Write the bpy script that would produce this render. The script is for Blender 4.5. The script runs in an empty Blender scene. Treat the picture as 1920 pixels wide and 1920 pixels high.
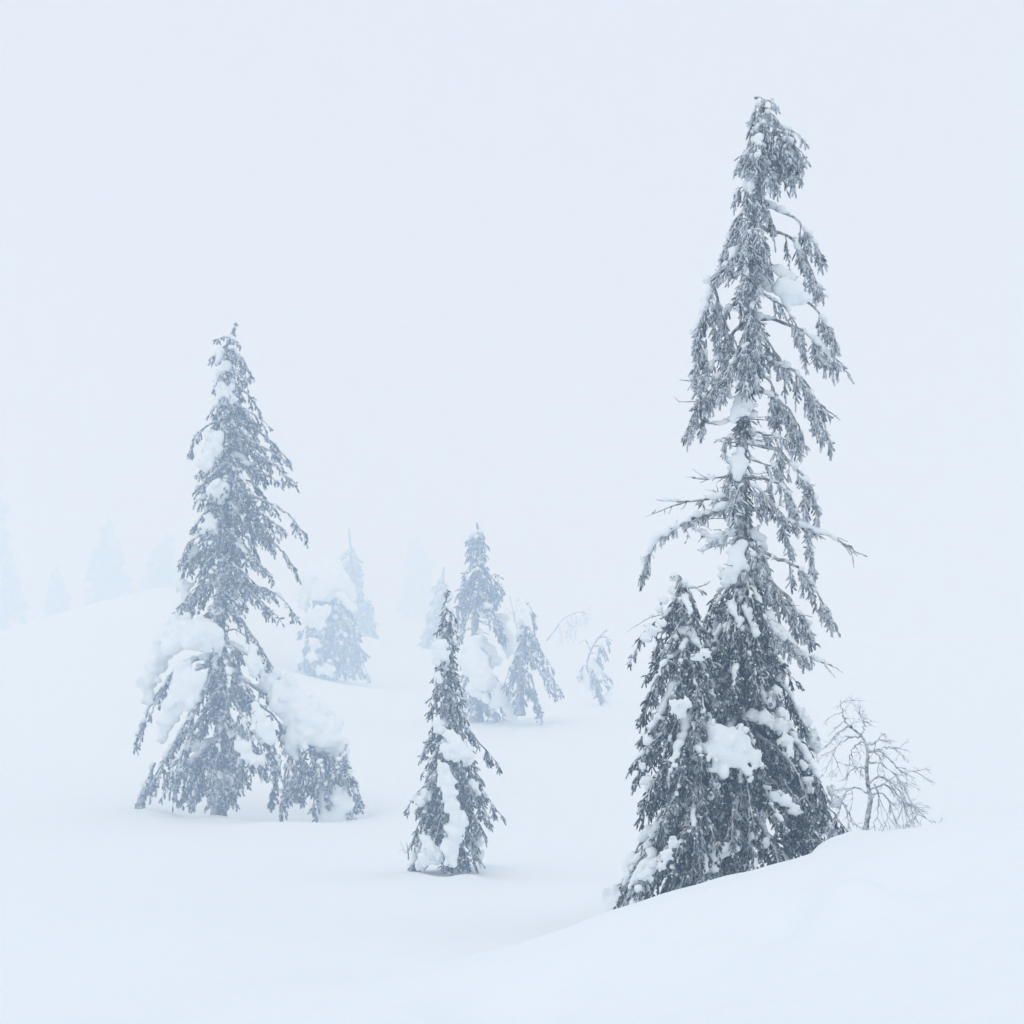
import bpy, math
import numpy as np

# ------------------------------------------------------------------ camera, sky, sun, exposure
scene = bpy.context.scene
COL = scene.collection
EYE, F, HOR = 1.62, 2638.0, 1200.0          # eye height (m), focal length and horizon row in photo pixels

cam_d = bpy.data.cameras.new('camera')
cam = bpy.data.objects.new('camera', cam_d)
COL.objects.link(cam)
cam.location = (0, 0, EYE)
cam.rotation_euler = (math.radians(90), 0, 0)
cam_d.sensor_width = 36.0
cam_d.lens = 36.0 * F / 1920.0
cam_d.shift_y = (HOR - 960.0) / 1920.0
cam_d.clip_start, cam_d.clip_end = 0.1, 2000.0
scene.camera = cam

world = bpy.data.worlds.new('World')
scene.world = world
world.use_nodes = True
nt = world.node_tree
bg = nt.nodes['Background']
sky = nt.nodes.new('ShaderNodeTexSky')
sky.sky_type = 'NISHITA'
sky.sun_disc = False
sky.sun_elevation = math.radians(63)
sky.sun_rotation = math.radians(205)
sky.dust_density = 6.0
sc_ = nt.nodes.new('ShaderNodeVectorMath'); sc_.operation = 'SCALE'
sc_.inputs['Scale'].default_value = 0.07
nt.links.new(sky.outputs[0], sc_.inputs[0])
mx = nt.nodes.new('ShaderNodeMix'); mx.data_type = 'RGBA'
mx.inputs[0].default_value = 0.93            # thick even cloud over the clear sky
nt.links.new(sc_.outputs[0], mx.inputs[6])
mx.inputs[7].default_value = (0.812, 0.864, 0.955, 1)
nt.links.new(mx.outputs[2], bg.inputs['Color'])
bg.inputs['Strength'].default_value = 1.0

sun_d = bpy.data.lights.new('sun', 'SUN')
sun_d.energy = 0.5
sun_d.angle = math.radians(40)
sun_d.color = (1.0, 0.985, 0.96)
sun = bpy.data.objects.new('sun', sun_d)
COL.objects.link(sun)
sun.rotation_euler = (math.radians(27), 0, math.radians(-25))     # veiled high sun

scene.view_settings.view_transform = 'Standard'
scene.view_settings.look = 'None'
scene.view_settings.exposure = 0.0
scene.view_settings.gamma = 1.0
scene.view_settings.use_curve_mapping = False
cy = scene.cycles
cy.use_denoising = True
cy.max_bounces = 12
cy.diffuse_bounces = 5
cy.volume_bounces = 6
cy.transparent_max_bounces = 8
cy.caustics_reflective = cy.caustics_refractive = False

# ------------------------------------------------------------------ helpers
_G = np.array([(0, 0), (12.5, 12.5), (16, 16), (20, 31), (26, 52), (38, 98), (48, 168), (60, 250), (84, 385), (105, 480)], float)
def far_of(Y):
    """sketch depth -> distance in the place (m): the farther rows stand farther apart"""
    return float(np.interp(Y, _G[:, 0], _G[:, 1]))

def at(px, py, Y):
    """photo pixel at distance Y (m) -> point in the world"""
    return np.array([(px - 960.0) / F * Y, Y, EYE + (HOR - py) / F * Y])

def nrm(v):
    return v / np.maximum(np.linalg.norm(v, axis=-1, keepdims=True), 1e-9)

def smooth_line(P, n):
    """Catmull-Rom through the points P, n samples even in length"""
    P = np.asarray(P, float)
    if len(P) == 2:
        return P[0] + (P[1] - P[0]) * np.linspace(0, 1, n)[:, None]
    Q = np.vstack([2 * P[0] - P[1], P, 2 * P[-1] - P[-2]])
    out = []
    t = np.linspace(0, 1, 9)[:-1, None]
    for i in range(1, len(Q) - 2):
        a, b, c, d = Q[i - 1:i + 3]
        out.append(.5 * ((2 * b) + (c - a) * t + (2 * a - 5 * b + 4 * c - d) * t ** 2 + (3 * b - a - 3 * c + d) * t ** 3))
    out = np.vstack(out + [P[-1:]])
    L = np.r_[0, np.cumsum(np.linalg.norm(np.diff(out, axis=0), axis=1))]
    s = np.linspace(0, L[-1], n)
    return np.stack([np.interp(s, L, out[:, k]) for k in range(3)], 1)

def make_mesh(name, V, faces, mat, parent=None, attrs=None, origin=None):
    """faces: list of (m,3) or (m,4) index arrays"""
    me = bpy.data.meshes.new(name)
    V = np.asarray(V, np.float32)
    faces = [np.asarray(f, np.int32) for f in faces if len(f)]
    li = np.concatenate([f.ravel() for f in faces])
    sizes = np.concatenate([np.full(len(f), f.shape[1], np.int32) for f in faces])
    ls = np.r_[0, np.cumsum(sizes)[:-1]].astype(np.int32)
    me.vertices.add(len(V)); me.vertices.foreach_set('co', V.ravel())
    me.loops.add(len(li)); me.loops.foreach_set('vertex_index', li)
    me.polygons.add(len(sizes)); me.polygons.foreach_set('loop_start', ls)
    for k, a in (attrs or {}).items():
        at_ = me.attributes.new(k, 'FLOAT', 'POINT')
        at_.data.foreach_set('value', np.asarray(a, np.float32))
    me.update(calc_edges=True)
    me.materials.append(mat)
    o = bpy.data.objects.new(name, me)
    COL.objects.link(o)
    if parent is not None:
        o.parent = parent
    return o

class Acc:
    """collects vertices and faces of one mesh"""
    def __init__(s): s.V, s.F, s.A, s.n = [], [], [], 0
    def add(s, V, faces, a=None):
        V = np.asarray(V).reshape(-1, 3)
        for f in faces: s.F.append(np.asarray(f) + s.n)
        s.V.append(V); s.A.append(np.zeros(len(V)) if a is None else np.asarray(a).ravel())
        s.n += len(V)
    def build(s, name, mat, parent):
        if not s.V: return None
        V = np.concatenate(s.V); A = np.concatenate(s.A)
        q = [f for f in s.F if f.shape[1] == 4]; t = [f for f in s.F if f.shape[1] == 3]
        fs = ([np.concatenate(q)] if q else []) + ([np.concatenate(t)] if t else [])
        return make_mesh(name, V - (0 if parent is None else base_of(parent)), fs, mat, parent, {'frost': A})

def base_of(o):
    p = np.zeros(3)
    while o is not None:
        p += np.array(o.location); o = o.parent
    return p

def tube(P, R, M=5, rng=None, bump=0.0):
    """tapered tube round the polyline P (n,3) with radii R (n); returns V, faces"""
    n = len(P)
    T = nrm(np.gradient(P, axis=0))
    ref = np.tile([0.31, 0.17, 0.93], (n, 1))
    bad = np.abs((T * ref).sum(1)) > 0.95
    if bad.any(): ref[:] = [0.9, 0.4, 0.15]
    S = nrm(np.cross(T, ref)); U = np.cross(S, T)
    a = np.arange(M) / M * 2 * math.pi
    rr = np.asarray(R)[:, None] * np.ones(M)
    if rng is not None and bump: rr = rr * (1 + bump * rng.uniform(-1, 1, (n, M)))
    V = P[:, None] + rr[..., None] * (np.cos(a)[None, :, None] * S[:, None] + np.sin(a)[None, :, None] * U[:, None])
    i, j = np.meshgrid(np.arange(n - 1), np.arange(M), indexing='ij')
    k = (j + 1) % M
    Fq = np.stack([i * M + j, i * M + k, (i + 1) * M + k, (i + 1) * M + j], -1).reshape(-1, 4)
    V = np.vstack([V.reshape(-1, 3), P[-1:]])
    Ft = np.stack([np.arange(M) + (n - 1) * M, (np.arange(M) + 1) % M + (n - 1) * M, np.full(M, n * M)], 1)
    return V, [Fq, Ft]

def fingers(B, D, L, R, droop, rng, K=3, M=3, Q=12, nl=1.0, puff=.4):
    """needle-covered twig ends: bent tapered bodies bristling with needle clumps"""
    N = len(B)
    t = np.linspace(0, 1, K + 1)
    C = B[:, None] + D[:, None] * (L[:, None] * t)[..., None]
    C[..., 2] -= (droop * L)[:, None] * t ** 2
    T = nrm(np.gradient(C, axis=1))
    ref = nrm(rng.normal(size=(N, 1, 3)))
    S = nrm(np.cross(T, ref)); U = np.cross(S, T)
    prof = np.interp(t, [0, .2, .8, 1], [.6, 1, .95, .62])
    a = np.arange(M) / M * 2 * math.pi
    rr = R[:, None, None] * prof[None, :, None] * (.72 + .5 * rng.random((N, K + 1, M)))
    V = C[:, :, None] + rr[..., None] * (np.cos(a)[:, None] * S[:, :, None] + np.sin(a)[:, None] * U[:, :, None])
    nv = (K + 1) * M
    i, j = np.meshgrid(np.arange(K), np.arange(M), indexing='ij')
    k = (j + 1) % M
    f = np.stack([i * M + j, i * M + k, (i + 1) * M + k, (i + 1) * M + j], -1).reshape(-1, 4)
    Fq = (f[None] + (np.arange(N) * nv)[:, None, None]).reshape(-1, 4)
    cap = (np.arange(N) * nv)[:, None] + K * M + np.arange(M)[None] if M == 4 else None
    fr = np.clip(rng.normal(.45, .28, N), 0, 1)
    fa = np.repeat(fr, nv)
    faces = [Fq]
    if cap is not None: faces.append(cap)
    V = V.reshape(-1, 3)
    if Q:
        ti = rng.random((N, Q)) ** .8
        idx = ti * K; i0 = np.minimum(idx.astype(int), K - 1); w = (idx - i0)[..., None]
        r_ = np.arange(N)[:, None]
        c = C[r_, i0] * (1 - w) + C[r_, i0 + 1] * w
        tt, ss, uu = T[r_, i0], S[r_, i0], U[r_, i0]
        ph = rng.uniform(0, 2 * math.pi, (N, Q))[..., None]
        rad = np.cos(ph) * ss + np.sin(ph) * uu
        tan = -np.sin(ph) * ss + np.cos(ph) * uu
        ln = R[:, None, None] * nl * rng.uniform(.7, 1.6, (N, Q, 1))
        root = c + rad * R[:, None, None] * .5
        wv = tan * R[:, None, None] * .24
        tip = root + nrm(rad * .75 + tt * .8) * ln
        NV = np.stack([root - wv, root + wv, tip], 2).reshape(-1, 3)
        Ft = np.arange(N * Q * 3).reshape(-1, 3) + len(V)
        na = np.repeat(fr, Q * 3) + np.tile([0, 0, .25], N * Q)
        V = np.vstack([V, NV]); fa = np.r_[fa, na]; faces.append(Ft)
    # rime puffs: small white grains frozen on the twigs
    m = rng.random(N) < puff
    if m.any():
        n2 = int(m.sum()); i0 = rng.integers(0, K + 1, n2)
        c = C[m, i0] + rng.normal(0, .5, (n2, 3)) * R[m][:, None] + [0, 0, .004]
        oct_ = np.array([[1, 0, 0], [-1, 0, 0], [0, 1, 0], [0, -1, 0], [0, 0, 1], [0, 0, -1]], float)
        r = R[m] * rng.uniform(.6, 1.5, n2)
        PV = c[:, None] + oct_[None] * r[:, None, None] * rng.uniform(.7, 1.4, (n2, 6, 1))
        of = np.array([[0, 2, 4], [2, 1, 4], [1, 3, 4], [3, 0, 4], [2, 0, 5], [1, 2, 5], [3, 1, 5], [0, 3, 5]])
        faces.append((of[None] + (np.arange(n2) * 6)[:, None, None]).reshape(-1, 3) + len(V))
        V = np.vstack([V, PV.reshape(-1, 3)]); fa = np.r_[fa, np.full(n2 * 6, 2.2)]
    return V, faces, fa

def surface_nets(balls, vox, rough=1.0):
    """balls (n,5): x,y,z,radius,flatness -> smooth lumpy snow surface (V, quads)"""
    balls = np.asarray(balls, float)
    R = balls[:, 3] * 1.55
    lo = (balls[:, :3] - R[:, None]).min(0) - 2 * vox
    hi = (balls[:, :3] + R[:, None]).max(0) + 2 * vox
    n = np.ceil((hi - lo) / vox).astype(int) + 1
    while n.prod() > 2_500_000:
        vox *= 1.25; n = np.ceil((hi - lo) / vox).astype(int) + 1
    f = np.full(n, -0.32, np.float32)
    for b, r in zip(balls, R):
        c = (b[:3] - lo) / vox; rr = r / vox
        a = np.maximum(np.floor(c - rr).astype(int), 1); e = np.minimum(np.ceil(c + rr).astype(int) + 1, n - 1)
        x, y, z = [np.arange(a[k], e[k]) - c[k] for k in range(3)]
        d2 = (x[:, None, None] ** 2 + (y[None, :, None] / (b[5] if len(b) > 5 else 1.0)) ** 2 + (z[None, None] / b[4]) ** 2) / rr ** 2
        f[a[0]:e[0], a[1]:e[1], a[2]:e[2]] += np.maximum(1 - d2, 0) ** 2
    g = np.random.default_rng(len(balls) + int(n.sum()))
    rm = np.median(balls[:, 3])
    for sc, am in ((rm * 1.6, .22 * rough), (rm * .7, .12 * rough), (rm * .33, .08 * rough)):
        if sc < 1.5 * vox: continue
        A = g.uniform(-1, 1, np.ceil(n * vox / sc).astype(int) + 2)
        for ax in range(3):
            u = np.arange(n[ax]) * vox / sc; i0 = u.astype(int); w = u - i0; w = w * w * (3 - 2 * w)
            w = w.reshape([-1 if q == ax else 1 for q in range(3)])
            A = np.take(A, i0, ax) * (1 - w) + np.take(A, i0 + 1, ax) * w
        f += np.where(f > -.31, am * A, 0).astype(np.float32)
    f[[0, -1]] = f[:, [0, -1]] = f[:, :, [0, -1]] = -.32
    s = f > 0
    corners = [(i, j, k) for i in (0, 1) for j in (0, 1) for k in (0, 1)]
    cnt = sum(s[i:n[0] - 1 + i, j:n[1] - 1 + j, k:n[2] - 1 + k].astype(np.int8) for i, j, k in corners)
    act = (cnt > 0) & (cnt < 8)
    ci = np.argwhere(act)
    if not len(ci): return None
    vid = np.full(act.shape, -1, np.int32); vid[act] = np.arange(len(ci))
    P = np.zeros((len(ci), 3)); W = np.zeros(len(ci))
    for ax in range(3):
        for o1 in (0, 1):
            for o2 in (0, 1):
                o = np.zeros(3, int); oth = [q for q in range(3) if q != ax]
                o[oth[0]], o[oth[1]] = o1, o2
                p = ci + o; q = p.copy(); q[:, ax] += 1
                fa, fb = f[tuple(p.T)], f[tuple(q.T)]
                m = (fa > 0) != (fb > 0)
                tt = fa[m] / (fa[m] - fb[m])
                pt = o[None].repeat(m.sum(), 0).astype(float); pt[:, ax] += tt
                P[m] += pt; W[m] += 1
    V = (ci + P / W[:, None]) * vox + lo
    quads = []
    for ax in range(3):
        sl0 = [slice(1, n[k] - 1) for k in range(3)]; sl1 = list(sl0)
        sl0[ax] = slice(0, n[ax] - 1); sl1[ax] = slice(1, n[ax])
        a, b = s[tuple(sl0)], s[tuple(sl1)]
        e = np.argwhere(a != b); off = np.ones(3, int); off[ax] = 0
        e = e + off
        u, v = [(1, 2), (2, 0), (0, 1)][ax]
        def idc(du, dv):
            g = e.copy(); g[:, u] -= du; g[:, v] -= dv
            return vid[tuple(g.T)]
        q = np.stack([idc(1, 1), idc(0, 1), idc(0, 0), idc(1, 0)], 1)
        inside = s[tuple(e.T)]
        q[~inside] = q[~inside][:, ::-1]
        quads.append(q)
    Q = np.concatenate(quads)
    return V, Q[(Q >= 0).all(1)]

# ------------------------------------------------------------------ materials
def new_mat(name):
    m = bpy.data.materials.new(name); m.use_nodes = True
    return m, m.node_tree, m.node_tree.nodes['Principled BSDF']

def N(nt, kind, **kw):
    n = nt.nodes.new('ShaderNode' + kind)
    for k, v in kw.items(): setattr(n, k, v)
    return n

def math_n(nt, op, a, b):
    n = N(nt, 'Math', operation=op)
    for i, v in enumerate((a, b)):
        if isinstance(v, (int, float)): n.inputs[i].default_value = v
        else: nt.links.new(v, n.inputs[i])
    return n.outputs[0]

def noise(nt, scale, detail=3.0, rough=.6):
    tc = N(nt, 'NewGeometry')
    n = N(nt, 'TexNoise'); n.inputs['Scale'].default_value = scale
    n.inputs['Detail'].default_value = detail; n.inputs['Roughness'].default_value = rough
    nt.links.new(tc.outputs['Position'], n.inputs['Vector'])
    return n.outputs['Fac']

def snow_material(name, fine, strength):
    m, t, b = new_mat(name)
    b.inputs['Base Color'].default_value = (.865, .915, .945, 1)
    b.inputs['Roughness'].default_value = .75
    b.inputs['Specular IOR Level'].default_value = .2
    bp = N(t, 'Bump'); bp.inputs['Strength'].default_value = strength; bp.inputs['Distance'].default_value = .03
    h = math_n(t, 'ADD', noise(t, fine, 4), math_n(t, 'MULTIPLY', noise(t, fine * 5, 2), .3))
    t.links.new(h, bp.inputs['Height']); t.links.new(bp.outputs[0], b.inputs['Normal'])
    return m

M_GROUND = snow_material('snow_field', 3.0, .45)
M_SNOW = snow_material('snow_lump', 14.0, .5)

def frosted(name, dark, frost, bias, up, nscale, wind=.3):
    """rime: frost takes over by twig, by noise and on faces that look up"""
    m, t, b = new_mat(name)
    at_ = N(t, 'Attribute', attribute_name='frost')
    g = N(t, 'NewGeometry')
    sp = N(t, 'SeparateXYZ'); t.links.new(g.outputs['Normal'], sp.inputs[0])
    f = math_n(t, 'MULTIPLY', at_.outputs['Fac'], .9)
    f = math_n(t, 'ADD', f, math_n(t, 'MULTIPLY', math_n(t, 'MAXIMUM', sp.outputs[2], 0.0), up))
    f = math_n(t, 'ADD', f, math_n(t, 'MULTIPLY', math_n(t, 'SUBTRACT', noise(t, nscale, 5, .7), .5), 3.4))
    wd = N(t, 'VectorMath', operation='DOT_PRODUCT'); wd.inputs[1].default_value = (-.9, -.35, .2)
    t.links.new(g.outputs['Normal'], wd.inputs[0])
    f = math_n(t, 'ADD', f, math_n(t, 'MULTIPLY', math_n(t, 'MAXIMUM', wd.outputs['Value'], 0.0), wind))   # rime grows on the windward side
    f = math_n(t, 'ADD', f, bias)
    f.node.use_clamp = True
    mx = N(t, 'Mix', data_type='RGBA')
    t.links.new(f, mx.inputs[0])
    mx.inputs[6].default_value = (*dark, 1); mx.inputs[7].default_value = (*frost, 1)
    t.links.new(mx.outputs[2], b.inputs['Base Color'])
    b.inputs['Roughness'].default_value = .85
    b.inputs['Specular IOR Level'].default_value = .15
    return m

M_NEEDLE = frosted('rimed_needles', (.034, .044, .046), (.72, .77, .82), -.33, .45, 8.0, .3)
M_BARK = frosted('rimed_bark', (.075, .068, .065), (.70, .73, .77), -.22, .5, 12.0, .5)
M_TWIG = frosted('rimed_twig', (.07, .065, .068), (.70, .74, .80), .04, .4, 25.0)

# ------------------------------------------------------------------ ground
CREST = [(330, 1935), (480, 1888), (700, 1842), (930, 1780), (1130, 1712), (1200, 1690), (1300, 1660), (1400, 1634), (1500, 1608),
         (1530, 1588), (1575, 1565), (1620, 1555), (1680, 1558), (1750, 1545), (1850, 1524), (1920, 1508), (2150, 1455)]
ctl = []
for px, py in CREST[3:]:
    ctl.append(at(px, py, 11.5))
    p = at(px, py, 9.0); p[2] = at(px, py, 11.5)[2] + .01 + .02 * (px - 900) / 1000; ctl.append(p)
    p = at(px, py, 13.2); p[2] = at(px, py, 11.5)[2] - .75; ctl.append(p)
for x, y, z in [(0, 0, 0), (-3, 0, -.5), (3, 0, .5), (0, -6, 0), (-6, -6, -.8), (6, -6, .8), (1.2, 6, -.14), (2.4, 6, .16), (0, 6, -.32),
                (-1.2, 6, -.42), (-2.4, 6, -.52), (-2.2, 9, -.95), (-.6, 9, -.75), (-4, 9, -1.1), (-8, 8, -1.2), (9, 8, .9), (9, 11.5, .7), (14, 16, .6)]:
    ctl.append(np.array([x, y, z]))
for px, lst in {
    -300: [(12, -1.5), (20, -1.6), (30, -1.0), (45, .5)],
    0: [(12, -1.45), (16, -1.68), (20, -1.66), (26, -1.48), (32, -1.0), (40, .3), (48, 1.72), (52, 1.75), (62, .9)],
    120: [(48, 2.15), (54, 2.0), (64, 1.2)],
    220: [(48, 3.0), (54, 2.8), (64, 1.6)],
    330: [(9, -1.0), (12, -1.35), (16, -1.65), (20, -1.68), (26, -1.53), (32, -.9), (40, 1.0), (48, 3.45), (53, 3.4), (64, 2.0)],
    450: [(40, .0), (48, 1.9), (56, 1.8)],
    620: [(12, -1.3), (16, -1.7), (20, -1.78), (26, -1.68), (34, -1.15), (40, -.55), (48, .42), (60, 1.0), (75, 1.4)],
    850: [(14, -1.55), (20, -1.71), (26, -1.5), (38, -.55), (48, .1), (60, .8), (75, 1.2)],
    1120: [(16, -1.7), (20, -1.68), (30, -1.2), (44, -.2), (60, .8), (75, 1.2)],
    1320: [(16, -1.6), (19, -1.6)],
    1500: [(16, -1.45), (20, -1.4), (30, -.8), (44, .2), (60, .9), (75, 1.3)],
    1920: [(16, -.75), (20, -.75), (30, -.3), (44, .4), (60, 1.0), (75, 1.3)],
    2300: [(16, -.2), (24, 0), (44, .7), (70, 1.2)]}.items():
    for Y, z in lst: ctl.append(np.array([(px - 960) / F * Y, Y, z]))
ctl = np.array(ctl)
for c in ctl:
    if c[1] > 12.5:
        k = far_of(c[1]) / c[1]; c[0] *= k; c[1] *= k; c[2] = EYE + (c[2] - EYE) * k

def tps_fit(C, lam):
    n = len(C)
    d2 = ((C[:, None, :2] - C[None, :, :2]) ** 2).sum(-1)
    K = .5 * d2 * np.log(d2 + 1e-9) + lam * np.eye(n)
    Pm = np.c_[np.ones(n), C[:, :2]]
    A = np.block([[K, Pm], [Pm.T, np.zeros((3, 3))]])
    return np.linalg.solve(A, np.r_[C[:, 2], 0, 0, 0])
_w = tps_fit(ctl, .001)

def height(x, y):
    x, y = np.asarray(x, float), np.asarray(y, float)
    sh = x.shape; X, Y = x.ravel(), y.ravel()
    # far from the control points the ground runs out to a gentle even upland
    Xc, Yc = np.clip(X, -135, 170), np.clip(Y, -8, 325)
    z = _w[-3] + _w[-2] * Xc + _w[-1] * Yc
    for c, w in zip(ctl, _w):
        d2 = (Xc - c[0]) ** 2 + (Yc - c[1]) ** 2
        z = z + w * .5 * d2 * np.log(d2 + 1e-9)
    far = np.hypot(X - Xc, Y - Yc)
    k = np.clip(far / 150, 0, 1); k = k * k * (3 - 2 * k)
    z = np.clip(z, -15.0, 16.0)
    z = z * (1 - k) + 1.5 * k
    for bx, by, r, a in BUMPS:
        z = z + a * np.exp(-((X - bx) ** 2 + (Y - by) ** 2) / r ** 2)
    z = z + np.clip((Y - 14) / 6, 0, 1) * .09 * np.sin(X * .45 + .6 * np.sin(Y * .25)) * np.sin(Y * .3 + 1.3) + .012 * np.sin(X * 4.1 + 3 * np.sin(Y * 1.7)) * np.sin(Y * 4.3 - X) + .004 * np.sin(X * 13 + 2 * np.sin(Y * 6))
    return z.reshape(sh)

def bump(px, Y, r, a):
    g = far_of(Y); k = g / Y
    return ((px - 960) / F * g, g, r * k, a * k)
BUMPS = [bump(440, 25.4, .45, .16), bump(395, 25.5, .3, .10), bump(505, 26.5, 1.2, -.85), bump(585, 26.4, .7, -.5), bump(415, 26.0, .8, -.12), bump(540, 24.4, 1.2, .14), bump(650, 26.6, .5, .12), bump(330, 25.5, 1.2, .05),
         bump(900, 20.3, .6, .10), bump(795, 19.6, .22, .10), bump(872, 19.65, .25, .09), bump(835, 19.5, .2, .05), bump(770, 19.9, .3, .08), bump(610, 25.9, .35, .12), bump(300, 25.8, .5, .10), bump(620, 47, 2.0, -.15), bump(925, 37.2, 1.2, -.15), bump(1060, 37.5, 1.5, .1)]

# nudge the ridge until its skyline lies where it should
for _ in range(4):
    for q, (px, py) in enumerate(CREST[3:]):
        Yr = np.linspace(8, 14.5, 80)
        sky_row = (HOR - (height((px - 960) / F * Yr, Yr) - EYE) / Yr * F).min()
        ctl[3 * q:3 * q + 3, 2] -= (py - sky_row) / F * 11.5 * .8
    _w = tps_fit(ctl, .001)

ys = np.concatenate([np.linspace(-25, 4, 12)[:-1], np.linspace(4, 16, 120)[:-1], 16 * (60 / 16) ** np.linspace(0, 1, 75)[:-1], 60 * (1500 / 60) ** np.linspace(0, 1, 60)])
us = 30 * (1300 / 30) ** np.linspace(0, 1, 42)
us = np.concatenate([-us[::-1], np.arange(-30, -6, .3)[1:], np.linspace(-6, 6, 121), np.arange(6, 30, .3)[1:], us])
GX, GY = np.meshgrid(us, ys)
GZ = height(GX, GY)
ny, nx = GX.shape
i, j = np.meshgrid(np.arange(ny - 1), np.arange(nx - 1), indexing='ij')
q = np.stack([i * nx + j, i * nx + j + 1, (i + 1) * nx + j + 1, (i + 1) * nx + j], -1).reshape(-1, 4)
ground = make_mesh('snow_ground', np.stack([GX, GY, GZ], -1).reshape(-1, 3), [q], M_GROUND)
ground['kind'] = 'structure'
ground['label'] = 'smooth snow covered slope falling from the near ridge into a hollow'

# ------------------------------------------------------------------ trees
DEF = dict(fL=.072, fR=.0128, tw=.27, td=21, hang=.6, spread=.6, Q=9, fs=.019, K=2, nl=1.3, snow_r=.05, vox=.028, r0=.022, droop=.35, rime=0.0, fat=1.0)

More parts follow.
